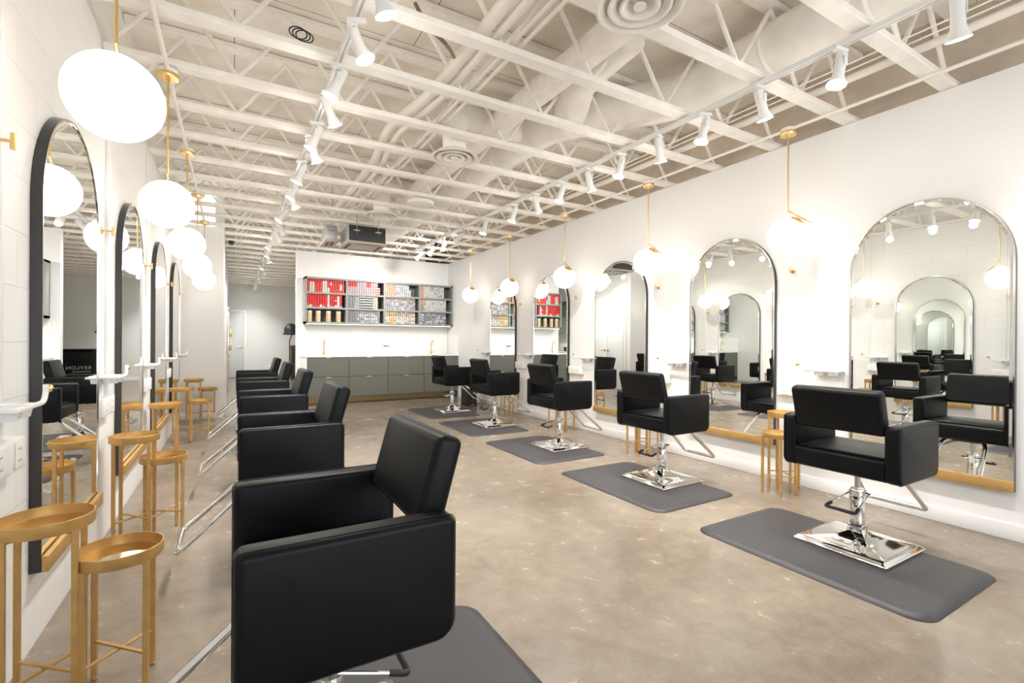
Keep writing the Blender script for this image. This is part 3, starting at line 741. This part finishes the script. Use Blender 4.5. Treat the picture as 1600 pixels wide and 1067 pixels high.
def pick(i, j, c, r):
    u = random.random(); fx = c/NC; fr = r/NR
    k = (i, 2-j)
    if k == (0, 0): return white if (c in (1, 2) and r < 8) or (c in (6, 7) and r < 9) or (c == 8 and r < 4) or (c == 13 and 1 < r < 7) or (c == 9 and 5 < r < 8) else (orange if r < 7 or u < .4 else red)
    if k == (0, 1): return white if c == 8 or (c == 12 and r < 9) or (r == 0 and u < .5) or (r == 1 and c in (1, 5, 11)) or (c == 11 and r == 5) else (red if r > 2 or u < .5 else orange)
    if k == (1, 0): return (red if fr > .5 and (fx < .25 or .5 < fx < .62) else (lgrey if u < .5 else pink) if fx < .62 else pink if fx < .78 else (white if r % 2 else orange))
    if k == (1, 1): return grey if fx < .2 else lgrey if fx < .3 else ((white if r % 2 else black)) if fx < .72 else cream
    if k == (1, 2): return grey if fx < .25 or u < .35 else (white if r % 3 == 0 and u < .8 else lgrey if u < .7 else mauve if fr > .6 else blue)
    if k == (2, 0): return peach if fx < .3 and u < .6 else (tan if fx < .3 else (blue if u < .4 else white))
    if k == (2, 1): return mauve if fr > .7 and u < .75 else (lgrey if u < .55 else grey if u < .75 else white)
    if k == (2, 2): return yellow if c in (2, 3) and (r > 7 or r < 5) else (tan if fr > .5 and u < .6 else (white if (r % 2) or u < .4 else (tan if u < .8 else mauve)))
    if k == (3, 0): return peach if fx < .12 else blue if .28 < fx < .42 and fr > .5 else (white if u < .85 else lgrey)
    if k == (3, 1): return peach if fx < .18 and fr > .5 else (tan if fx < .12 else white if u < .9 else lgrey)
    return slate if fr > .45 and u < .6 else (grey if u < .45 else lgrey if u < .75 else white)
NAMES = {red: 'red', orange: 'bright orange red', white: 'white'}
meshes = {}
stuff = MB()
idx = {m_: n for n, m_ in enumerate(ALLM)}
for j in (2, 1, 0):
    for i in range(4):
        if (i, j) == (0, 0): continue
        ox, oz = cell_origin(i, j)
        ncol = NC if i == 0 and j == 2 else {0: 14, 1: 14 if j != 1 else 13, 2: 12 if j == 2 else 14, 3: 12 if j == 2 else 13}[i]
        nrow = NR
        for c in range(ncol):
            top = nrow-(4 if (c == ncol-1 and j == 2 and i in (1, 2)) else 0)
            for r in range(top):
                mm = pick(i, j, c, r)
                x = ox+c*.0462+random.uniform(0, .0015); z = oz+r*.0249; y = SY0+.030+random.uniform(0, .012)
                if i == 0:
                    if mm not in meshes:
                        b = MB().box((0, 0, 0), (BW, BD, BH), .0012, 1)
                        o = b.build('product_box', mm); meshes[mm] = o.data
                    else:
                        o = bpy.data.objects.new('product_box', meshes[mm]); COL.objects.link(o)
                    o.location = (x, y, z)
                    tag(o, 'small %s carton in the %s compartment of the wall shelf' % (NAMES[mm], 'top left' if j == 2 else 'middle left'), 'carton', 'small cartons in the left shelf compartments')
                else:
                    stuff.m(idx[mm]).box((x, y, z), (x+BW, y+BD, z+BH))
so_ = stuff.build('product_box_rows', ALLM, flat=True)
tag(so_, 'rows of small grey, white, pink and tan cartons filling the right three columns of the wall shelf', 'cartons', None, 'stuff')
for n, px in enumerate((1.277, 1.434, 1.623, 1.812)):
    t = empty('kraft_tube', (px, SY0+.10, SZ0+th+.0005), 0, 'tan cardboard tube in the bottom left shelf compartment, %s of four' % ('first', 'second', 'third', 'last')[n], 'canister', 'tan tubes in the bottom left compartment')
    MB().lathe([(0, 0), (.045, 0), (.046, .003), (.046, .195), (0, .195)], n=28).build('body', KRAFT, t)
    MB().lathe([(.0475, .175), (.0475, .215), (.045, .218), (0, .218)], n=28).build('lid', KRAFTL, t)
# faucets
def faucet(x, lab):
    t = empty('faucet', (x, 9.80, .935), 0, lab, 'faucet', 'brass gooseneck faucets')
    MB().lathe([(0, 0), (.026, 0), (.026, .006), (.018, .009), (.018, .075), (0, .078)], n=24).build('body', BRASS, t)
    MB().tube([(0, 0, .07), (0, 0, .24)]+[(0, -.06+.06*math.cos(a), .24+.06*math.sin(a)) for a in [PI*i/10 for i in range(1, 11)]]+[(0, -.12, .20)], .011, 12).build('spout', BRASS, t)
    MB().tube([(.015, 0, .045), (.05, 0, .045), (.075, 0, .06)], .007, 10).build('handle', BRASS, t)
faucet(1.515, 'brass gooseneck faucet at the left end of the countertop')
faucet(3.70, 'brass gooseneck faucet at the right end of the countertop')
t = empty('soap_dispenser', (2.74, 9.86, .935), 0, 'white cylinder dispenser with dark flat lid in the middle of the countertop', 'dispenser')
MB().lathe([(0, 0), (.038, 0), (.04, .003), (.04, .165), (0, .168)], n=28).build('body', WHITEP, t)
MB().lathe([(0, .168), (.058, .168), (.066, .176), (.058, .192), (0, .196)], n=28).build('lid', mat('pewter', (.22, .20, .17), .35, .7), t)

# ------------------------------------------------------------------ ceiling cassettes
def cassette(x0, x1, y0, y1, z0, z1, lab, dark):
    t = empty('ceiling_cassette', (x0, y0, 0), 0, lab, 'air conditioner', 'ceiling cassette units')
    W, D = x1-x0, y1-y0
    m = MB(); m.box((.03, .03, z0+.03), (W-.03, D-.03, z1), .006); bd = m.build('housing', GREYM, t)
    if dark: MB().box((.035, .022, z0+.035), (W-.03, .0295, z1-.005), .002).build('dark_side_panel', BLACKM, t)
    m = MB(); m.box((0, 0, z0), (W, D, z0+.03), .008); pn = m.build('grille_panel', BEIGE, t)
    m = MB()
    m.box((.12, .06, z0-.002), (W-.12, .10, z0+.001)); m.box((.12, D-.10, z0-.002), (W-.12, D-.06, z0+.001))
    m.box((.05, .12, z0-.002), (.09, D-.12, z0+.001)); m.box((W-.09, .12, z0-.002), (W-.05, D-.12, z0+.001)); m.build('air_slot', HOLE, pn)
    for sx in ((.14, W-.14) if dark else (W/2,)):
        MB().tube([(sx, .008, z0+.14), (sx, .008, ZD-.06)], .006, 8).box((sx-.045, .0, z0+.17), (sx+.045, .014, z0+.19)).build('hanger', STEEL, t)
cassette(1.40, 1.99, 7.10, 7.76, 2.64, 2.90, 'black and grey air conditioning cassette hanging near the shelf wall', True)
cassette(1.155, 1.36, 7.42, 7.95, 2.69, 2.93, 'smaller grey air conditioning box left of the black sided one', False)
m = MB(); m.lathe([(0, -.05), (.03, -.042), (.045, -.02), (.05, 0), (.05, .02), (0, .025)], (-.03, 9.882, 2.960), 24)
tag(m.build('dome_camera', BLACKM), 'small black dome camera under the ceiling beside the passage', 'camera')

# ------------------------------------------------------------------ passage furniture
t = empty('hooded_dryer', (1.53, 16.0, 0), 0, 'black hooded hair dryer on a stand half hidden behind the shelf wall', 'hair dryer')
MB().lathe([(.20*math.sin(a), .21*math.cos(a)) for a in [PI*i/20 for i in range(0, 11)]]+[(.20, -.12), (.205, -.13), (.19, -.13), (.185, 0), (0, .15)], (0, 0, 1.52), 32).build('hood', BLACKM, t)
MB().lathe([(.215, -.02), (.23, -.01), (.23, .02), (.21, .03)], (0, 0, 1.40), 32).build('visor', BLACKM, t)
MB().tube([(.05, .17, 1.55), (.05, .25, 1.4), (-.02, .22, 1.2), (-.02, .22, .08)], .014, 10).build('pole', BLACKM, t)
for k in range(5):
    a = 2*PI*k/5
    MB().tube([(-.02, .22, .09), (-.02+.24*math.cos(a), .22+.24*math.sin(a), .05)], .012, 8).lathe([(0, -.022), (.018, -.022), (.022, -.015), (.022, .015), (0, .02)], (-.02+.24*math.cos(a), .22+.24*math.sin(a), .023), 12).build('leg', BLACKM, t)
t = empty('tool_cabinet', (1.62, 16.55, 0), 0, 'dark brown tall cabinet behind the shelf wall next to the hooded dryer', 'cabinet')
MB().box((-.03, 0, .0), (.14, .4, 1.05), .01).build('body', BROWN, t)
MB().box((-.02, -.02, .1), (.13, -.001, .5), .004).box((-.02, -.02, .53), (.13, -.001, 1.0), .004).build('door_panel', BROWN, t)
# black padded bench carrying lettering, seen in the nearest left mirror
t = empty('reception_couch', (1.83, 16.2, 0), 0, 'black padded bench with silver lettering seen in the nearest left mirror', 'bench')
MB().box((0, 0, .05), (1.05, .5, .90), .03, 3).build('body', LEATHER, t)
MB().box((-.01, .02, .901), (1.06, .48, .96), .02, 3).build('top_pad', LEATHER, t)
MB().box((.05, .05, 0), (1.0, .45, .05)).build('plinth', BLACKM, t)
def lettering(txt, size, loc, parent, rx=PI/2):
    cu = bpy.data.curves.new('lettering', 'FONT'); cu.body = txt; cu.size = size; cu.extrude = .002; cu.align_x = 'LEFT'; cu.space_character = 1.15
    o = bpy.data.objects.new('lettering', cu); COL.objects.link(o)
    dg = bpy.context.evaluated_depsgraph_get(); me = bpy.data.meshes.new_from_object(o.evaluated_get(dg))
    bpy.data.objects.remove(o); o = bpy.data.objects.new('lettering', me); me.materials.append(LETTER); COL.objects.link(o)
    o.location = loc; o.rotation_euler = (rx, 0, 0); o.parent = parent
lettering('REVLON', .12, (.03, -.003, .44), t)
lettering('PROFESSIONAL', .048, (.04, -.003, .36), t)
# kitchen niche seen in the fourth right mirror
t = empty('niche_counter', (-.998, 10.8, 0), 0, 'grey counter with black sink in the tiled niche, seen in a mirror', 'counter')
MB().box((.005, 0, .0), (.6, 2.15, .88)).build('body', GREY, t); MB().box((0, 0, .881), (.62, 2.15, .92), .003).build('worktop', QUARTZ, t)
MB().box((.1, .2, .921), (.55, 1.2, 1.06), .02).build('sink', BLACKM, t)
t = empty('niche_cabinet', (-.998, 10.8, 0), 0, 'grey wall cabinet with dark bottles in the tiled niche, seen in a mirror', 'cabinet')
MB().box((0, 0, 1.5), (.33, 2.15, 2.0)).box((0, 0, 2.0), (.02, 2.15, 2.5)).box((0, 0, 2.48), (.33, 2.15, 2.5)).build('body', GREYS, t)
for k in range(5):
    b = MB(); b.lathe([(0, 0), (.032, 0), (.032, .17), (.012, .20), (.012, .23), (0, .23)], n=16)
    o = b.build('bottle', mat('dark_bottle_%d' % k, ((.03, .03, .05), (.05, .03, .08))[k % 2], .3), None, (-.80, 10.95+.11*k, 2.001))
    tag(o, 'dark bottle on top of the grey niche cabinet, seen in a mirror', 'bottle', 'dark bottles in the niche')
struct('wall_niche_tile', MB().box((-.999, 10.76, .92), (-.99, 12.99, 1.5)), TILE)
# dark framed leaning mirror and brass fittings on the passage wall
t = empty('narrow_mirror', (XRET+.001, 14.2, 0), 0, 'dark framed narrow mirror on the passage wall left of the far door', 'mirror')
MB().box((0, -.45, .12), (.05, .45, 2.05), .01).build('frame', FRAME, t); MB().box((.0505, -.42, .15), (.054, .42, 2.02)).build('mirror_glass', MIRROR, t)
MB().box((.055, -.30, .95), (.10, -.24, 1.25), .004).box((.055, .1, 1.3), (.10, .16, 1.55), .004).build('fitting', BRASS, t)
# pedal bin by the farthest right chair
t = empty('pedal_bin', (3.90, 8.30, 0), 0, 'black pedal bin by the right wall behind the farthest chair', 'bin')
MB().prism([(-.10, -.14), (.10, -.14), (.10, .14), (-.10, .14)], 'z', 0.02, .52, .012).build('body', BLACKM, t)
MB().box((-.11, -.15, .521), (.11, .15, .56), .012).build('lid', BLACKM, t)
MB().box((-.05, -.20, .02), (.02, -.141, .035), .003).build('pedal', CHROME, t)
MB().box((-.11, -.15, 0), (.11, .15, .02), .004).build('base', RUBBER, t)
tag(MB().box((1.02, YFAR-.008, .28), (1.10, YFAR, .40), .002).build('wall_socket', TRIM), 'white wall socket on the far wall', 'wall socket')

# ------------------------------------------------------------------ world, camera, view
wd = bpy.data.worlds.new('World'); scene.world = wd; wd.use_nodes = True
bg = wd.node_tree.nodes['Background']; bg.inputs[0].default_value = (.90, .95, 1., 1); bg.inputs[1].default_value = 3.5

V1 = Vector((364., 530.)); V2 = Vector((2080., 540.)); PXC, PYC = 800., 533.5
F = math.sqrt(-((V1.x-PXC)*(V2.x-PXC)+(V1.y-PYC)*(V2.y-PYC)))
def ray(p): return Vector((p.x-PXC, -(p.y-PYC), -F)).normalized()
Yc = ray(V1); Xc = ray(V2); Xc = (Xc-Yc*Xc.dot(Yc)).normalized(); Zc = Xc.cross(Yc)
cd = bpy.data.cameras.new('Camera'); cam = bpy.data.objects.new('Camera', cd); COL.objects.link(cam)
cd.sensor_fit = 'HORIZONTAL'; cd.sensor_width = 36; cd.lens = F/1600*36; cd.clip_start = .05; cd.clip_end = 100
cam.matrix_world = Matrix.Translation((0, 0, 1.235)) @ Matrix((Xc, Yc, Zc)).to_4x4()
scene.camera = cam
vs = scene.view_settings; vs.view_transform = 'Standard'; vs.look = 'None'; vs.gamma = 1; vs.use_curve_mapping = False; vs.exposure = .6
try:
    cy = scene.cycles; cy.max_bounces = 14; cy.glossy_bounces = 10; cy.diffuse_bounces = 6; cy.sample_clamp_indirect = 6.; cy.caustics_refractive = False
except Exception: pass
